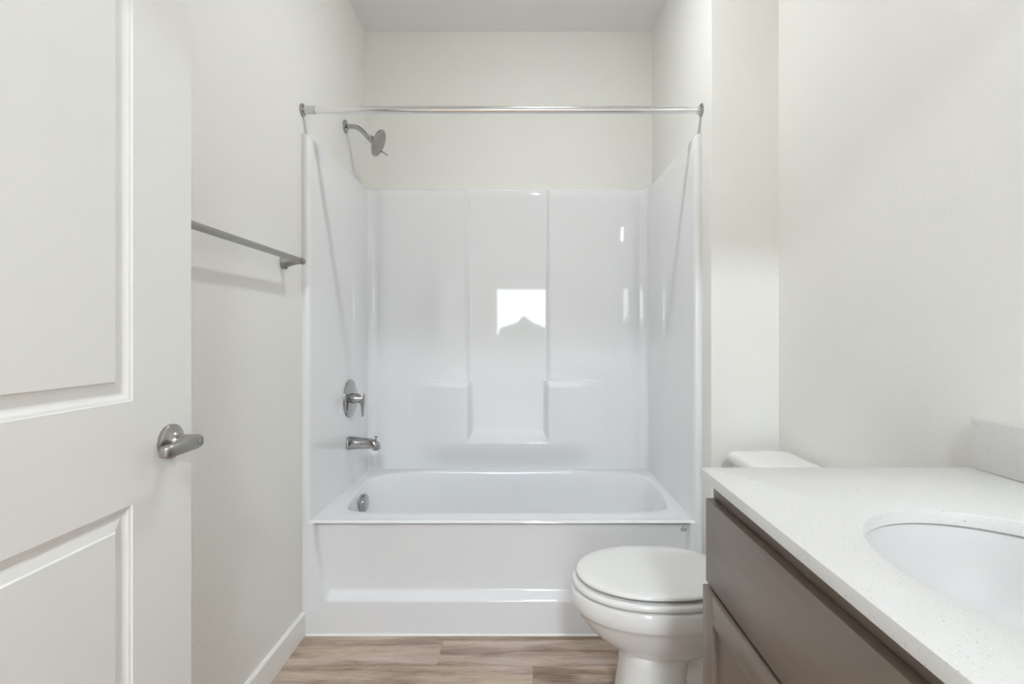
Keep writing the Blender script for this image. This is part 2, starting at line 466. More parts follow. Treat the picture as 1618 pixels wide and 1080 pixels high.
# ------------------------------------------------------------------ door
def build_door():
    DX = -.700; TH = .035
    y0, y1, z0, z1 = .175, 1.0805, .012, 2.045
    pa, pb = y0 + .158, .920
    lo, up = (.235, .840), (1.0246, 1.915)
    t = thing('door_1', 'white two panel door standing open along the left wall', 'door', (DX - TH / 2, y0, 0), kind='structure')
    bm = bmesh.new()
    # frame cells of the front face
    ycut = [y0, pa, pb, y1]; zcut = [z0, lo[0], lo[1], up[0], up[1], z1]
    V = {}
    def vert(y, z, x=DX):
        k = (round(y, 5), round(z, 5), round(x, 5))
        if k not in V: V[k] = bm.verts.new((x, y, z))
        return V[k]
    for i in range(3):
        for j in range(5):
            if i == 1 and j in (1, 3): continue
            bm.faces.new((vert(ycut[i], zcut[j]), vert(ycut[i + 1], zcut[j]), vert(ycut[i + 1], zcut[j + 1]), vert(ycut[i], zcut[j + 1])))
    prof = [(0, 0), (.0015, -.0022), (.0045, -.0030), (.0065, -.0038), (.0085, -.0062), (.0120, -.0084), (.0150, -.0092), (.0170, -.0090),
            (.0250, -.0066), (.0350, -.0040), (.0362, -.0020), (.0375, -.0012)]
    for (a, b) in (lo, up):
        prev = None
        for s, d in prof:
            cur = [vert(pa + s, a + s, DX + d), vert(pb - s, a + s, DX + d), vert(pb - s, b - s, DX + d), vert(pa + s, b - s, DX + d)]
            if prev:
                for i in range(4):
                    j = (i + 1) % 4
                    bm.faces.new((prev[i], prev[j], cur[j], cur[i]))
            prev = cur
        bm.faces.new(prev)
    # back and edges
    bx = DX - TH
    bk = [bm.verts.new((bx, y, z)) for y, z in ((y0, z0), (y1, z0), (y1, z1), (y0, z1))]
    bm.faces.new(list(reversed(bk)))
    per = [[vert(y, z0) for y in ycut], [vert(y1, z) for z in zcut], [vert(y, z1) for y in reversed(ycut)], [vert(y0, z) for z in reversed(zcut)]]
    for k in range(4):
        bm.faces.new(per[k] + [bk[(k + 1) % 4], bk[k]])
    mesh_obj('door_slab', bm, M['door'], t)
    # lever handle
    hy, hz = 1.0133, .9335
    def handle(sgn, xface):
        ax = (sgn, 0, 0)
        bm = bmesh.new()
        add_lathe(bm, [(.0328, 0), (.0335, .001), (.0335, .0075), (.0322, .0090), (.0270, .0108), (.0200, .0148), (.0165, .0190), (.0150, .0225), (.0135, .0232)],
                  (xface, hy, hz), ax, 48)
        rs = mesh_obj('rosette', bm, M['nickel'], t, 40)
        bm = bmesh.new()
        add_lathe(bm, [(.0125, .020), (.0125, .0255), (.0136, .0262), (.0139, .040), (.0139, .058), (.012, .060)], (xface, hy, hz), ax, 32)
        mesh_obj('handle_neck', bm, M['nickel'], t, 40)
        # lever: rounded section swept from the hub towards the hinge
        bm = bmesh.new()
        loops = []
        for (s, hw, z_off, xo, xi) in ((-.0145, .004, 0, .0590, .047), (-.0130, .0085, 0, .0610, .044), (-.009, .0120, 0, .0620, .0410), (0, .0142, 0, .0625, .0390),
                                       (.012, .0140, 0, .0622, .0385), (.030, .0132, -.0003, .0610, .0390), (.055, .0122, -.0010, .0585, .0385), (.072, .0116, -.0014, .0562, .0365),
                                       (.081, .0112, -.0015, .0540, .0345), (.0865, .0098, -.0015, .0505, .0350), (.0885, .0062, -.0015, .0475, .0370)):
            if s > 0: s, z_off = s * .89, z_off - .045 * s
            lp = []
            cx, hx = (xo + xi) / 2, (xo - xi) / 2
            for k in range(24):
                a = 2 * PI * k / 24
                c, si = math.cos(a), math.sin(a)
                e = .55
                px = cx + hx * math.copysign(abs(c) ** e, c)
                pz = hw * math.copysign(abs(si) ** e, si)
                lp.append((xface + sgn * px, hy - s, hz + pz + z_off))
            loops.append(lp)
        rings(bm, loops, True, True, True)
        lv = mesh_obj('lever', bm, M['nickel'], t, 50)
        if sgn > 0:
            bm = bmesh.new()
            add_lathe(bm, [(.0088, .0600), (.0088, .0632), (.0076, .0632), (.0072, .0622), (.0068, .0622), (.0062, .0645), (.0030, .0650)], (xface, hy, hz), ax, 28)
            add_box(bm, xface + .064, xface + .0665, hy - .001, hy + .001, hz - .005, hz + .005)
            bt = mesh_obj('turn_button', bm, M['chrome'], lv, 40)
    handle(1, DX)
    handle(-1, bx)
    bm = bmesh.new(); add_box(bm, DX - .029, DX - .006, y1 - .001, y1 + .0012, hz - .028, hz + .028, .0008)
    mesh_obj('latch_plate', bm, M['nickel'], t)
    for z in (.22, 1.03, 1.83):
        bm = bmesh.new(); add_lathe(bm, [(.006, -.045), (.0065, -.044), (.0065, .044), (.006, .045)], (DX + .004, y0 - .003, z), (0, 0, 1), 16)
        mesh_obj('hinge', bm, M['nickel'], t, 40)
build_door()
def jamb():
    bm = bmesh.new()
    add_box(bm, -.738, -.720, .048, .168, 0, 2.06, .001)
    add_box(bm, -.795, -.735, .170, .186, 0, 2.10, .003)
    return mesh_obj('trim_1', bm, M['trim'])
tag(jamb(), 'white door casing at the hinge side of the open door', 'trim', 'structure')

# ------------------------------------------------------------------ bath and surround
XC = (XL + XA) / 2
HALF = (XA - XL) / 2
YP = 2.690       # back panel plane
ZT = 1.905       # top of the surround
ZD = .4355       # rim height
tub = thing('bathtub', 'white glossy one piece bathtub with moulded shower surround in the alcove', 'bathtub', (XC, YF, 0))

def side_path():
    """plan of the left side panel, from the wall at the front edge to just past the back corner; u = distance from centre line"""
    h = HALF
    pts = [(h - .0001, 1.9640), (h - .0003, 1.9615), (h - .0045, 1.9600), (h - .0105, 1.9585), (h - .017, 1.9575), (h - .022, 1.9590), (h - .0258, 1.9630),
           (h - .0280, 1.9700), (h - .0290, 1.9800), (h - .0293, 2.0)]
    k = 14
    a, b = (h - .0293, 2.0), (h - .036, 2.655)
    for i in range(1, k + 1): pts.append((a[0] + (b[0] - a[0]) * i / k, a[1] + (b[1] - a[1]) * i / k))
    cx, cy, r = b[0] - .030, YP - .030, .030
    for i in range(1, 13):
        t = PI / 2 * i / 12
        pts.append((cx + r * math.cos(t), cy + r * math.sin(t)))
    pts.append((cx - .012, YP)); 
    return pts
SP = side_path()
UB = SP[-1][0]

def outer_of(u, y, i):
    if i <= 9: return (HALF - .0003, y + .012 if i < 9 else y)
    d = Vector((u, y))
    if u > HALF - .045: return (HALF - .0003, y)
    return (min(HALF - .0003, u + (u - (UB - .012)) * .6), YB - .0003)

def side_panel(sg):
    bm = bmesh.new()
    loops = []
    zs = samples(.425, ZT - .012, .12)
    for z in zs:
        loops.append([(XC + sg * u, y, z) for u, y in SP])
    for dz, f in ((.0085, .06), (.0045, .14), (.0012, .28), (0, .45), (0, 1.0)):
        lp = []
        for i, (u, y) in enumerate(SP):
            ou, oy = outer_of(u, y, i)
            if i <= 9: oy = y + (.004 * (9 - i) / 9)
            lp.append((XC + sg * (u + (ou - u) * f), y + (oy - y) * f, ZT - dz))
        loops.append(lp)
    rings(bm, loops, False)
    return mesh_obj('side_panel', bm, M['gelcoat'], tub, 60)
side_panel(-1); side_panel(1)

RU, SU = .206, .503        # half width of the centre recess, outer reach of the shelves
ZS = .905                  # shelf height
def protr(u, z):
    """how far the back panel stands out from its plane"""
    a = abs(u)
    up = .010 * sstep(RU - .011, RU + .009, a)
    t = min(max((a - RU) / (SU - RU), 0), 1)
    D = .062 * max(0.0, math.cos(PI * t / 2)) ** 1.7
    # bead along the recess edge on the upper half
    bead = .003 * math.exp(-((a - RU - .008) / .006) ** 2) * sstep(ZS - .01, ZS + .03, z)
    sh = .62 * (1 - sstep(ZS - .001, ZS + .006, z)) + .38 * (1 - sstep(ZS - .032, ZS + .002, z))
    inner_bottom = 1 - sstep(.592, .640, z)
    side = sstep(RU - .024, RU + .004, a)
    m = max(side, inner_bottom)
    low = 1 - sstep(.45, .60, z)
    p = max(up + bead, .010 * inner_bottom) + D * sh * m
    p = p * (1 - low) + (.003 + .014 * (1 - sstep(.24, .40, a))) * low
    # fine raised line at the foot of the recess
    if a < RU - .01: p += .004 * math.exp(-((z - .632) / .006) ** 2) * sstep(RU - .01, RU - .03, a)
    return p

def back_panel():
    bm = bmesh.new()
    us = samples(-UB, UB, .02, [(s * RU - .03, s * RU + .03, .002) for s in (-1, 1)] + [(s * SU - .04, s * SU + .02, .006) for s in (-1, 1)])
    zs = samples(.425, ZT - .012, .04, [(ZS - .036, ZS + .012, .0014), (.58, .65, .003), (.44, .58, .012)])
    loops = []
    edge = lambda u: sstep(UB, UB - .035, abs(u))
    for z in zs: loops.append([(XC + u, YP - protr(u, z) * edge(u), z) for u in us])
    for dz, f in ((.0085, .06), (.0045, .14), (.0012, .28), (0, .45), (0, 1.0)):
        loops.append([(XC + u, (YP - protr(u, ZT) * edge(u)) * (1 - f) + (YB - .0003) * f, ZT - dz) for u in us])
    rings(bm, loops, False)
    return mesh_obj('back_panel', bm, M['gelcoat'], tub, 50)
back_panel()

def basin():
    ctl = [(-.60, 2.066), (-.30, 2.063), (.10, 2.063), (.42, 2.066), (.515, 2.078), (.572, 2.115), (.598, 2.20), (.612, 2.33), (.612, 2.45), (.585, 2.545), (.50, 2.605),
           (.36, 2.640), (.20, 2.664), (-.09, 2.674), (-.38, 2.664), (-.54, 2.638), (-.66, 2.598), (-.735, 2.535), (-.762, 2.45), (-.762, 2.33), (-.748, 2.20), (-.722, 2.115), (-.68, 2.078)]
    op = catmull(ctl, 10)
    cx, cy = XC, 2.36
    def rect(d, x0, x1, y0, y1):
        s = 1e9
        if d.x > 1e-9: s = min(s, (x1 - cx) / d.x)
        if d.x < -1e-9: s = min(s, (x0 - cx) / d.x)
        if d.y > 1e-9: s = min(s, (y1 - cy) / d.y)
        if d.y < -1e-9: s = min(s, (y0 - cy) / d.y)
        return Vector((cx, cy)) + d * s
    N = len(op)
    loops = []
    xi0, xi1 = XL + .022, XA - .022
    dirs = [(Vector((p.x, p.y)) - Vector((cx, cy))) for p in op]
    out = [rect(d.normalized(), xi0, xi1, 1.975, YP + .01) for d in dirs]
    def zdeck(y): return ZD + .010 * sstep(2.35, 2.68, y)
    loops.append([(p.x, p.y, zdeck(p.y)) for p in out])
    loops.append([((o.x + p.x) / 2, (o.y + p.y) / 2, zdeck((o.y + p.y) / 2)) for o, p in zip(out, op)])
    for s, dz in ((.016, 0), (.008, -.001), (.003, -.0035), (0, -.0085), (-.003, -.016)):
        lp = []
        for p, d in zip(op, dirs):
            dn = d.normalized(); q = Vector((p.x, p.y)) + dn * s
            lp.append((q.x, q.y, zdeck(p.y) + dz))
        loops.append(lp)
    for z, k in ((.38, .975), (.30, .950), (.22, .925), (.16, .895), (.125, .86), (.105, .81), (.095, .74), (.090, .60), (.088, .3), (.087, .02)):
        loops.append([(cx + d.x * k, cy + d.y * (k if d.y < 0 else min(1, k + .015)), z) for d in dirs])
    bm = bmesh.new()
    rings(bm, loops, True, False, True)
    return mesh_obj('basin', bm, M['gelcoat'], tub, 60)
basin()

def inside(u, z):
    a = abs(u)
    lim = HALF - .043 - .030 * (1 - sstep(.14, .42, z)) ** 1.2
    ds, df, r = (lim - a) * 1.9, (z - .132) * .5, .055
    if ds < r and df < r: d = r - math.hypot(r - ds, r - df)
    else: d = min(ds, df)
    return sstep(-.003, .0165, d) * sstep(.4285, .415, z)

def apron():
    bm = bmesh.new()
    U0 = HALF - .0006
    us = samples(-U0, U0, .03, [(-U0, -HALF + .15, .003), (HALF - .15, U0, .003)])
    zs = samples(.0, .4245, .02, [(.122, .190, .003), (.19, .41, .012), (.408, .4245, .002)])
    loops = []
    for z in zs:
        lp = []
        for u in us:
            y = YF - .004 + .030 * inside(u, z) - .004 * (1 - sstep(0, .13, z)) * 0
            # flange edges turn back to the wall
            y += .001 * sstep(HALF - .012, HALF, abs(u)) ** 2
            lp.append((XC + u, y, z))
        loops.append(lp)
    y0 = YF - .004
    for k in range(1, 7):
        t = PI / 2 * k / 6
        r = .011
        loops.append([(XC + u * (1 - .0 * k), y0 + r * (1 - math.cos(t)) + .001 * sstep(HALF - .012, HALF, abs(u)) ** 2, .4245 + r * math.sin(t)) for u in us])
    loops.append([(XC + u, 1.9765, ZD) for u in us])
    rings(bm, loops, False)
    return mesh_obj('apron', bm, M['gelcoat'], tub, 60)
apron()

bm = bmesh.new()
rings(bm, [[(x, YF - .004, 0.0), (x, YF - .0085, .0005), (x, YF - .0075, .004), (x, YF - .004, .007)] for x in (XL + .015, XA - .001)], True, True, True)
tag(mesh_obj('caulk_bead', bm, M['caulk'], tub), 'white caulk bead along the foot of the bath')

def maker_mark():
    bm = bmesh.new()
    cx, cz = .6105, .3945
    def ys(x, z): return YF - .004 + .030 * inside(x - XC, z)
    def q(x0, x1, z0, z1):
        # thin ink patch following the apron surface
        p = [(cx + x, cz + z) for x, z in ((x0, z0), (x1, z0), (x1, z1), (x0, z1))]
        rings(bm, [[(x, ys(x, z) + d, z) for x, z in p] for d in (.0008, -.0007)], True, True, True)
    # small drop above two lines of tiny print
    dp = [(cx + px, cz + pz) for px, pz in ((-.0022, .0045), (.0022, .0045), (.0018, .008), (0, .0115), (-.0018, .008))]
    rings(bm, [[(x, ys(x, z) + d, z) for x, z in dp] for d in (.0008, -.0007)], True, True, True)
    rr = random.Random(3)
    x = -.0118
    while x < .0110:
        w = rr.choice((.0011, .0016, .002)); q(x, x + w, -.0018, .0008 + rr.choice((0, .0006))); x += w + .0005
    x = -.0105
    while x < .0100:
        w = rr.choice((.0014, .002, .0026)); q(x, x + w, -.0078, -.0056); x += w + .0003
    return mesh_obj('maker_mark', bm, M['dark'], tub)
tag(maker_mark(), 'tiny dark printed maker mark')

# ------------------------------------------------------------------ bath fittings
XS = XC - (HALF - .0335)      # inner face of the left side panel near the fittings
def valve():
    vy, vz = 2.402, .848
    t = thing('shower_valve', 'round chrome shower valve with lever handle on the left surround panel', 'shower valve', (XS, vy, vz))
    bm = bmesh.new()
    add_lathe(bm, [(.086, 0), (.0875, .001), (.0875, .004), (.0855, .0065), (.080, .0085), (.040, .0125), (.028, .0135)], (XS, vy, vz), (1, 0, 0), 64)
    mesh_obj('escutcheon', bm, M['chrome'], t, 40)
    bm = bmesh.new()
    add_lathe(bm, [(.024, .011), (.0245, .014), (.0235, .030), (.0215, .034), (.0215, .060), (.0200, .064)], (XS, vy, vz), (1, 0, 0), 40)
    mesh_obj('handle_hub', bm, M['chrome'], t, 40)
    bm = bmesh.new()
    loops = []
    for z, hy, x0, x1 in ((.0215, .012, .0425, .066), (.0205, .0165, .041, .0685), (.010, .0195, .041, .0695), (-.010, .0195, .043, .0700), (-.020, .0165, .047, .0695),
                          (-.032, .0125, .0525, .0680), (-.055, .0100, .0545, .0655), (-.075, .0095, .0550, .0640), (-.083, .0085, .0555, .0632), (-.0855, .0055, .0570, .0620)):
        cx, hx = (x0 + x1) / 2, (x1 - x0) / 2
        loops.append([(XS + cx + hx * math.copysign(abs(math.cos(a)) ** .6, math.cos(a)), vy + hy * math.copysign(abs(math.sin(a)) ** .6, math.sin(a)), vz + z)
                      for a in [2 * PI * k / 24 for k in range(24)]])
    rings(bm, loops, True, True, True)
    mesh_obj('lever', bm, M['chrome'], t, 50)
valve()

def spout():
    sy, sz = 2.380, .645
    t = thing('tub_spout', 'chrome bath spout with diverter knob on the left surround panel', 'bath spout', (XS, sy, sz))
    bm = bmesh.new(); loops = []
    secs = [(-.002, .031, .031, -.031), (.004, .0315, .0315, -.0315), (.012, .030, .030, -.030), (.040, .0275, .0265, -.0285), (.080, .0255, .0235, -.0275), (.105, .0245, .0205, -.0275),
            (.120, .0235, .0165, -.0278), (.132, .0220, .0105, -.0285), (.140, .0200, .0020, -.0295), (.1445, .0170, -.008, -.0300), (.1465, .012, -.018, -.0300)]
    for x, hw, zt, zb in secs:
        cz, hz = (zt + zb) / 2, (zt - zb) / 2
        loops.append([(XS + x, sy + hw * math.copysign(abs(math.cos(a)) ** .75, math.cos(a)), sz + cz + hz * math.copysign(abs(math.sin(a)) ** .75, math.sin(a)))
                      for a in [2 * PI * k / 32 for k in range(32)]])
    rings(bm, loops, True, True, True)
    mesh_obj('spout_body', bm, M['chrome'], t, 50)
    bm = bmesh.new()
    add_lathe(bm, [(.013, -.034), (.0145, -.032), (.0145, -.020)], (XS + .126, sy, sz), (0, 0, 1), 24)
    mesh_obj('outlet', bm, M['chrome'], t, 40)
    bm = bmesh.new()
    add_lathe(bm, [(.0035, .004), (.0035, .024), (.0075, .025), (.0085, .027), (.0080, .0305), (.004, .032)], (XS + .127, sy, sz), (.06, 0, 1), 20)
    mesh_obj('diverter_knob', bm, M['chrome'], t, 40)
spout()

def shower():
    sy, sz = 2.432, 2.124
    t = thing('showerhead', 'chrome round shower head on a bent arm high on the left wall', 'shower head', (XL, sy, sz))
    bm = bmesh.new()
    add_lathe(bm, [(.0305, 0), (.031, .001), (.031, .004), (.029, .008), (.018, .0115), (.013, .013)], (XL, sy, sz), (1, 0, 0), 40)
    mesh_obj('wall_flange', bm, M['chrome'], t, 40)
    bm = bmesh.new()
    path = catmull([(XL + .004, sy, sz), (XL + .035, sy, sz + .001), (XL + .058, sy, sz - .004), (XL + .078, sy, sz - .018), (XL + .100, sy, sz - .040), (XL + .112, sy, sz - .0525)], 6, False)
    add_tube(bm, path, .0108, 24)
    mesh_obj('shower_arm', bm, M['chrome'], t, 50)
    d = Vector((.80, -.10, -.60)).normalized()
    o = Vector((XL + .108, sy, sz - .048))
    bm = bmesh.new()
    add_lathe(bm, [(.0118, -.004), (.0130, 0), (.0130, .010), (.0115, .012), (.0150, .014), (.0175, .018), (.0175, .032), (.0150, .036), (.0165, .040)], o, d, 32)
    mesh_obj('swivel_joint', bm, M['chrome'], t, 35)
    dh = Vector((.92, -.01, -.39)).normalized()
    oh = o + d * .036
    bm = bmesh.new()
    add_lathe(bm, [(.016, -.004), (.020, .004), (.032, .012), (.055, .0165), (.0615, .019), (.0640, .0225), (.0640, .0270), (.0620, .0295), (.0580, .0300)], oh, dh, 56)
    hd = mesh_obj('spray_head', bm, M['chrome'], t, 35)
    bm = bmesh.new()
    a, u, v = frame_of(dh)
    add_lathe(bm, [(.0575, .0296), (.0565, .0308), (.010, .0312)], oh, dh, 48)
    for rr, n in ((.012, 6), (.024, 12), (.036, 18), (.048, 24)):
        for k in range(n):
            q = oh + (u * math.cos(2 * PI * k / n) + v * math.sin(2 * PI * k / n)) * rr
            add_lathe(bm, [(.0022, .0310), (.0016, .0335)], q, dh, 8)
    fp = mesh_obj('face_plate', bm, M['nickel'], hd, 35)
    bm = bmesh.new()
    q = oh + a * .026 + Vector((.25, -.25, -.93)).normalized() * .045
    add_tube(bm, [q, q + Vector((.018, -.004, -.010)), q + Vector((.034, -.008, -.022))], [.004, .0042, .0036], 12)
    mesh_obj('spray_lever', bm, M['chrome'], hd, 40)
shower()

def overflow():
    c = Vector((-.737, 2.325, .386)); ax = (1, 0, .08)
    t = thing('overflow_cover', 'round chrome overflow cover on the left end of the bath basin', 'overflow cover', c)
    bm = bmesh.new()
    add_lathe(bm, [(.037, 0), (.0385, .002), (.0385, .016), (.0370, .020), (.0340, .022), (.010, .0225)], c, ax, 48)
    mesh_obj('cover_cap', bm, M['chrome'], t, 40)
overflow()

def rod():
    z, y = 1.9985, 1.965
    t = thing('curtain_rod', 'polished metal shower curtain rod spanning the bath alcove', 'curtain rod', (XC, y, z))
    bm = bmesh.new(); add_lathe(bm, [(.0142, XL + .035 - XC), (.0142, XA - .012 - XC)], (XC, y, z), (1, 0, 0), 40)
    mesh_obj('rod_tube', bm, M['rod'], t, 40)
    for sg, xw, ln in ((1, XL, .052), (-1, XA, .018)):
        bm = bmesh.new()
        add_lathe(bm, [(.0235, 0), (.0245, .001), (.0245, .004), (.0225, .0065), (.0185, .0075), (.0175, .010)], (xw, y, z), (sg, 0, 0), 40)
        mesh_obj('end_flange', bm, M['chrome'], t, 40)
        bm = bmesh.new()
        add_lathe(bm, [(.0150, .006), (.0155, .008), (.0155, ln - .002), (.0148, ln)], (xw, y, z), (sg, 0, 0), 40)
        mesh_obj('end_sleeve', bm, M['sleeve'], t, 40)
rod()

def towel_bar():
    z, yb, yf = 1.401, 1.803, 1.803 - .6096
    xb = XL + .066
    t = thing('towel_bar', 'brushed nickel towel bar on the left wall beside the door edge', 'towel bar', (XL, yb, z))
    bm = bmesh.new(); add_lathe(bm, [(.0092, 0), (.0097, .001), (.0097, yb - yf + .019), (.0092, yb - yf + .020)], (xb, yf - .010, z), (0, 1, 0), 32)
    mesh_obj('bar', bm, M['nickel'], t, 40)
    for y in (yb, yf):
        bm = bmesh.new()
        # tapered post: round wall base narrowing to the bar
        loops = []
        for x, r, dz in ((0, .0230, -.006), (.004, .0232, -.006), (.010, .0215, -.0055), (.020, .0180, -.0045), (.036, .0145, -.0028), (.052, .0122, -.001), (.064, .0114, 0), (.072, .0108, 0), (.0765, .0085, 0)):
            loops.append([(XL + x, y + r * .82 * math.cos(a), z + dz + r * math.sin(a)) for a in [2 * PI * k / 32 for k in range(32)]])
        rings(bm, loops, True, True, True)
        p = mesh_obj('post', bm, M['nickel'], t, 45)
        bm = bmesh.new()
        add_lathe(bm, [(.0055, 0), (.0055, .0022), (.004, .0024), (.0035, .001)], (XL + .014, y, z - .0265), (.35, 0, -1), 16)
        mesh_obj('set_screw', bm, M['nickel'], p, 40)
        sg = 1 if y == yb else -1
        bm = bmesh.new()
        add_lathe(bm, [(.0103, 0), (.0108, .001), (.0108, .006), (.0085, .0085)], (xb, y + sg * .010, z), (0, sg, 0), 28)
        mesh_obj('end_cap', bm, M['nickel'], p, 40)
towel_bar()

# ------------------------------------------------------------------ toilet
TY = 1.560
def egg(xf, xb, hw, z, n=64, xw=None, eb=.75, ef=1.0):
    """closed outline pointing to -x: front half ellipse, squarer back"""
    if xw is None: xw = xf + (xb - xf) * .48
    lp = []
    for k in range(n):
        a = 2 * PI * k / n
        c, s = math.cos(a), math.sin(a)
        if c < 0: x = xw - (xw - xf) * abs(c) ** ef; y = hw * math.copysign(abs(s) ** (ef if ef != 1 else .96), s)
        else: x = xw + (xb - xw) * abs(c) ** eb; y = hw * math.copysign(abs(s) ** eb, s)
        lp.append((x, TY + y, z))
    return lp

def build_toilet():
    t = thing('toilet', 'white toilet with closed lid between the vanity and the bath', 'toilet', (.45, TY, 0))
    bm = bmesh.new()
    L = [(.143, .630, .176, .3905), (.140, .634, .180, .3880), (.138, .636, .182, .380), (.1375, .636, .183, .362), (.1405, .635, .182, .343), (.146, .632, .178, .3355),
         (.151, .628, .173, .331), (.158, .622, .167, .318), (.172, .615, .158, .298), (.190, .605, .147, .276), (.212, .590, .134, .254), (.240, .570, .121, .236), (.268, .545, .110, .224), (.288, .52, .102, .216)]
    loops = [egg(*q) for q in L]
    # pedestal front column
    for xf, xb, hw, z in ((.293, .475, .098, .208), (.290, .470, .099, .19), (.283, .468, .102, .13), (.272, .468, .107, .06), (.266, .468, .110, .02), (.264, .468, .111, 0)):
        loops.append(egg(xf, xb, hw, z, eb=.35, ef=.8))
    rings(bm, loops, True, True, True)
    mesh_obj('bowl', bm, M['porcelain'], t, 50)
    # trapway and rear foot
    bm = bmesh.new()
    def rr(x0, x1, hw, z, r=.03):
        lp = []
        for cx, sy, a0 in ((x1 - r, 1, 0), (x0 + r, 1, PI / 2), (x0 + r, -1, PI), (x1 - r, -1, 3 * PI / 2)):
            for k in range(7):
                a = a0 + PI / 2 * k / 6
                lp.append((cx + r * math.cos(a), TY + sy * (hw - r) + r * math.sin(a), z))
        return lp
    loops = [rr(.44, .80, .105, 0), rr(.44, .80, .105, .030), rr(.44, .795, .098, .042), rr(.44, .78, .078, .060), rr(.44, .775, .074, .120), rr(.44, .775, .080, .132), rr(.44, .785, .087, .142),
             rr(.44, .785, .088, .160), rr(.44, .785, .084, .170), rr(.44, .79, .070, .185), rr(.44, .80, .076, .25), rr(.44, .86, .10, .33), rr(.46, .895, .130, .375), rr(.48, .897, .150, .392), rr(.49, .893, .146, .398)]
    rings(bm, loops, True, True, True)
    mesh_obj('trapway', bm, M['porcelain'], t, 50)
    for sg in (-1, 1):
        bm = bmesh.new(); add_lathe(bm, [(.014, .028), (.0145, .036), (.012, .046), (.006, .050)], (.60, TY + sg * .088, 0), (0, 0, 1), 20)
        mesh_obj('bolt_cap', bm, M['seat'], t, 40)
    # seat ring
    bm = bmesh.new()
    so = [(.152, .600, .172, .3945), (.145, .604, .179, .3965), (.142, .606, .182, .402), (.1425, .606, .1815, .409), (.146, .604, .178, .414), (.153, .600, .171, .4155)]
    si = [(.205, .560, .118, .4145), (.209, .556, .114, .409), (.209, .556, .114, .400), (.206, .558, .117, .3945)]
    loops = [egg(*q) for q in so + si]
    vs = rings(bm, loops, True)
    for i in range(64):
        j = (i + 1) % 64
        bm.faces.new((vs[-1][i], vs[-1][j], vs[0][j], vs[0][i]))
    mesh_obj('seat', bm, M['seat'], t, 50)
    # lid, slightly domed
    bm = bmesh.new()
    lo = [(.172, .588, .160, .4235), (.160, .598, .170, .4238), (.1545, .602, .1745, .4262), (.1535, .603, .1755, .4300), (.1560, .601, .1735, .4345), (.163, .596, .167, .4368), (.20, .57, .135, .4388), (.28, .50, .07, .4400), (.35, .43, .012, .4404)]
    rings(bm, [egg(*q) for q in lo], True, True, True)
    mesh_obj('lid', bm, M['seat'], t, 50)
    bm = bmesh.new()
    for k in range(10):
        pass
    rings(bm, [egg(.185, .582, .150, .4150), egg(.185, .582, .150, .4240)], True, True, True)
    mesh_obj('lid_gap_shade', bm, M['dark_gap'], t, 50)  # dark sheet standing in for the shade between seat and lid
    for sg in (-1, 1):
        bm = bmesh.new(); add_box(bm, .590, .640, TY + sg * .075 - .022, TY + sg * .075 + .022, .392, .428, .008)
        mesh_obj('hinge', bm, M['seat'], t, 40)
    # tank
    bm = bmesh.new()
    def tk(x0, x1, hw, z, r=.035):
        return rr(x0, x1, hw, z, r)
    loops = [tk(.735, .895, .195, .396), tk(.722, .898, .207, .402), tk(.718, .899, .212, .42), tk(.709, .900, .219, .60), tk(.706, .900, .222, .7065)]
    rings(bm, loops, True, True, True)
    mesh_obj('tank', bm, M['porcelain'], t, 50)
    bm = bmesh.new()
    loops = [tk(.704, .902, .224, .706), tk(.697, .904, .231, .7085), tk(.694, .905, .2335, .713), tk(.693, .905, .2345, .730), tk(.696, .903, .232, .738), tk(.703, .899, .225, .7435), tk(.714, .892, .214, .7455), tk(.75, .87, .18, .7465)]
    rings(bm, loops, True, True, True)
    mesh_obj('tank_lid', bm, M['porcelain'], t, 50)
    bm = bmesh.new()
    add_lathe(bm, [(.013, 0), (.013, .010), (.010, .012)], (.708, TY - .15, .655), (-1, 0, 0), 24)
    add_tube(bm, [(.694, TY - .15, .655), (.690, TY - .12, .652), (.689, TY - .075, .648)], [.006, .0065, .0055], 12)
    mesh_obj('flush_lever', bm, M['chrome'], t, 40)
build_toilet()

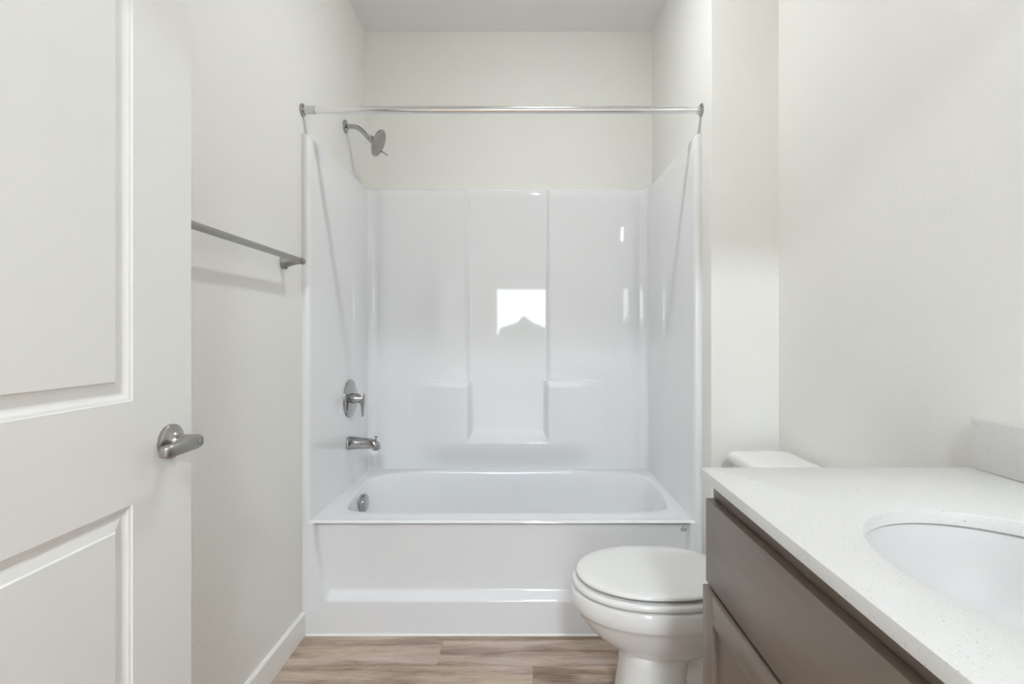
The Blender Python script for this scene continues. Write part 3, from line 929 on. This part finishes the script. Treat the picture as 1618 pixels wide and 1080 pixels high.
# ------------------------------------------------------------------ vanity
VY0, VY1 = .135, 1.025
CX = .3744
ZC0, ZC1 = .856, .876
def vanity():
    t = thing('vanity_cabinet', 'taupe stained vanity cabinet under the white quartz counter', 'vanity', ((CX + XR) / 2, (VY0 + VY1) / 2, 0))
    bm = bmesh.new()
    add_box(bm, CX + .019, XR - .001, VY1 - .015, VY1, 0, ZC0 - .0005)
    add_box(bm, CX + .019, XR - .001, VY0, VY0 + .015, 0, ZC0 - .0005)
    add_box(bm, CX + .019, XR - .001, VY0 + .015, VY1 - .015, .11, .125)
    add_box(bm, XR - .012, XR - .001, VY0 + .015, VY1 - .015, .125, ZC0 - .0005)
    add_box(bm, CX + .075, CX + .090, VY0 + .015, VY1 - .015, 0, .11)
    mesh_obj('carcass', bm, M['cabinet'], t)
    bm = bmesh.new()
    x0, x1 = CX, CX + .019
    add_box(bm, x0, x1, VY1 - .04, VY1, .11, ZC0 - .0005); add_box(bm, x0, x1, VY0, VY0 + .04, .11, ZC0 - .0005)
    add_box(bm, x0, x1, VY0 + .04, VY1 - .04, ZC0 - .045, ZC0 - .0005)
    add_box(bm, x0, x1, VY0 + .04, VY1 - .04, .625, .675); add_box(bm, x0, x1, VY0 + .04, VY1 - .04, .11, .15)
    ym = (VY0 + VY1) / 2
    add_box(bm, x0, x1, ym - .025, ym + .025, .15, .625)
    mesh_obj('face_frame', bm, M['cabinet'], t)
    bm = bmesh.new()
    add_box(bm, .3570, CX - .0003, VY0 + .006, VY1 - .004, .657, .8205, .0018, 2)
    mesh_obj('drawer_front', bm, M['cabinet'], t, 35)
    def door(y0, y1):
        X0, X1 = .3510, .3715
        z0, z1 = .125, .6505
        w = .053
        bm = bmesh.new()
        add_box(bm, X0, X1, y0, y0 + w, z0, z1, .0014, 2); add_box(bm, X0, X1, y1 - w, y1, z0, z1, .0014, 2)
        add_box(bm, X0, X1, y0 + w, y1 - w, z1 - w, z1, .0014, 2); add_box(bm, X0, X1, y0 + w, y1 - w, z0, z0 + w, .0014, 2)
        d = mesh_obj('door', bm, M['cabinet'], t, 35)
        box('door_panel', X0 + .0095, X0 + .0155, y0 + w - .004, y1 - w + .004, z0 + w - .004, z1 - w + .004, M['cabinet'], d)
        for zb in (z0 + .02, z1 - .05):
            box('door_bumper', X1, CX, y0 + .1, y0 + .12, zb, zb + .02, M['dark_gap'], d)
    door(ym + .0015, VY1 - .004); door(VY0 + .004, ym - .0015)
vanity()

SKX, SKY, SA, SB = .594, .570, .170, .216     # sink centre and half axes of the counter cut-out
FK = .015
def counter():
    """stone slab with an oval cut-out"""
    x0, x1, y0, y1 = .352, XR - .0005, .123, 1.037
    N = 160
    dirs = []
    angs = [2 * PI * k / N for k in range(N)]
    # include the exact corners
    for cxx, cyy in ((x0, y0), (x0, y1), (x1, y0), (x1, y1)):
        a = math.atan2((cyy - SKY), (cxx - SKX)) % (2 * PI)
        i = min(range(N), key=lambda k: abs(angs[k] - a)); angs[i] = a
    angs.sort()
    def outer(a, e=0.0):
        c, s = math.cos(a), math.sin(a)
        best = 1e9
        for (num, den) in ((x1 - e - SKX, c), (x0 + e - SKX, c), (y1 - e - SKY, s), (y0 + e - SKY, s)):
            if abs(den) > 1e-9 and num / den > 0: best = min(best, num / den)
        x, y = SKX + c * best, SKY + s * best
        f = max(0, (SKX - x) / (SKX - x0))
        return x - FK * (y1 - y) * f, y
    def inner(a, e=0.0):
        c, s = math.cos(a), math.sin(a)
        r = 1 / math.sqrt((c / (SA + e)) ** 2 + (s / (SB + e)) ** 2)
        return SKX + c * r, SKY + s * r
    e = .0015
    loops = []
    P = lambda fn, z, *q: loops.append([(*fn(a, *q), z) for a in angs])
    P(inner, ZC0, 0.0); P(inner, ZC1 - e, 0.0); P(inner, ZC1 - .0004, e * .3); P(inner, ZC1, e)
    P(outer, ZC1, e); P(outer, ZC1 - .0004, e * .3); P(outer, ZC1 - e, 0.0); P(outer, ZC0 + e, 0.0); P(outer, ZC0, e)
    bm = bmesh.new()
    vs = rings(bm, loops, True)
    n = len(angs)
    for i in range(n):
        j = (i + 1) % n
        bm.faces.new((vs[-1][i], vs[-1][j], vs[0][j], vs[0][i]))
    return mesh_obj('countertop', bm, M['quartz'], None, 30)
tag(counter(), 'white speckled quartz countertop with an oval sink cut-out', 'countertop')
tag(box('backsplash', XR - .021, XR - .0005, .123, 1.037, ZC1 + .0002, ZC1 + .099, M['quartz'], None, .0015, 2),
    'low white quartz backsplash standing on the counter against the wall', 'backsplash')

def sink():
    t = thing('sink', 'white oval undermount sink set in the quartz counter', 'sink', (SKX, SKY, ZC0 - .15))
    bm = bmesh.new()
    loops = []
    def el(k, z, dx=0.0):
        return [(SKX + dx + (SA + k) * math.cos(a), SKY + (SB + k) * math.sin(a), z) for a in [2 * PI * q / 96 for q in range(96)]]
    zt = ZC0 - .0006
    loops += [el(.022, zt - .012), el(.022, zt), el(.010, zt), el(.007, zt - .0015), el(.005, zt - .005), el(.002, zt - .02), el(-.006, zt - .05), el(-.020, zt - .085), el(-.044, zt - .115), el(-.078, zt - .136), el(-.115, zt - .1455)]
    loops += [[(SKX + .025 * math.cos(a), SKY + .025 * math.sin(a), zt - .150) for a in [2 * PI * q / 96 for q in range(96)]]]
    rings(bm, loops, True, False, True)
    # underside
    lo2 = [el(.022, zt - .012), el(.008, zt - .06), el(-.03, zt - .125), el(-.10, zt - .158)]
    rings(bm, lo2, True, False, True)
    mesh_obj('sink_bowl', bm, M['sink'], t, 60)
    bm = bmesh.new()
    add_lathe(bm, [(.024, -.0005), (.0235, .002), (.019, .0015), (.016, .004), (.004, .0055)], (SKX, SKY, zt - .150), (0, 0, 1), 32)
    mesh_obj('drain', bm, M['chrome'], t, 40)
sink()

def faucet():
    x, y, z = .835, SKY, ZC1 + .0002
    t = thing('faucet', 'chrome single lever faucet behind the sink', 'faucet', (x, y, z))
    bm = bmesh.new()
    add_lathe(bm, [(.027, 0), (.0275, .002), (.0265, .005), (.0235, .007), (.0220, .060), (.0225, .095), (.020, .100)], (x, y, z), (0, 0, 1), 36)
    mesh_obj('faucet_body', bm, M['chrome'], t, 40)
    bm = bmesh.new()
    path = catmull([(x - .01, y, z + .070), (x - .05, y, z + .088), (x - .095, y, z + .088), (x - .125, y, z + .070)], 6, False)
    add_tube(bm, path, .0115, 20)
    mesh_obj('faucet_spout', bm, M['chrome'], t, 50)
    bm = bmesh.new()
    add_lathe(bm, [(.0195, .101), (.0205, .104), (.0195, .122), (.012, .128)], (x, y, z), (0, 0, 1), 32)
    add_tube(bm, [(x, y, z + .118), (x + .02, y, z + .135), (x + .055, y, z + .150)], [.006, .006, .005], 12)
    mesh_obj('faucet_lever', bm, M['chrome'], t, 50)
faucet()

# ------------------------------------------------------------------ lamps of the room (above the frame) and an added bedroom fill
def ceiling_lamp(x, y, label, mat, R=.15):
    t = thing('ceiling_light', label, 'ceiling light', (x, y, H))
    bm = bmesh.new(); add_lathe(bm, [(R + .008, 0), (R + .010, .004), (R + .010, .022), (R + .004, .026)], (x, y, H), (0, 0, -1), 48)
    mesh_obj('lamp_base', bm, M['nickel'], t, 40)
    bm = bmesh.new()
    add_lathe(bm, [(R, .024)] + [(R * k, .024 + R * .42 * math.sqrt(1 - k * k)) for k in (.985, .93, .80, .58, .30, .02)], (x, y, H), (0, 0, -1), 48)
    mesh_obj('lamp_shade', bm, mat, t, 60)
ceiling_lamp(.08, 1.65, 'round frosted ceiling light in front of the bath, above the frame', M['dome'], .028)
ceiling_lamp(.2, -1.7, 'added fill light dome on the bedroom ceiling, unseen behind the camera', M['bed_fill'], .20)  # added to brighten the bathroom from the front

def vanity_lamp():
    y = .88; z = 2.115
    t = thing('vanity_light', 'single shade wall light on the right wall over the counter, above the frame', 'wall light', (XR, y, z))
    bm = bmesh.new(); add_lathe(bm, [(.055, 0), (.056, .004), (.050, .014), (.020, .020)], (XR, y, z), (-1, 0, 0), 36)
    mesh_obj('back_plate', bm, M['nickel'], t, 40)
    bm = bmesh.new()
    add_tube(bm, [(XR - .015, y, z), (XR - .040, y, z + .002), (XR - .052, y, z - .012)], .008, 14)
    add_lathe(bm, [(.018, -.010), (.026, -.022), (.026, -.034)], (XR - .052, y, z), (0, 0, 1), 24)
    mesh_obj('lamp_arm', bm, M['nickel'], t, 40)
    bm = bmesh.new()
    add_lathe(bm, [(.026, -.034), (.032, -.050), (.036, -.100), (.038, -.150), (.037, -.153), (.010, -.154)], (XR - .052, y, z), (0, 0, 1), 28)
    mesh_obj('lamp_shade', bm, M['shade'], t, 40)
vanity_lamp()
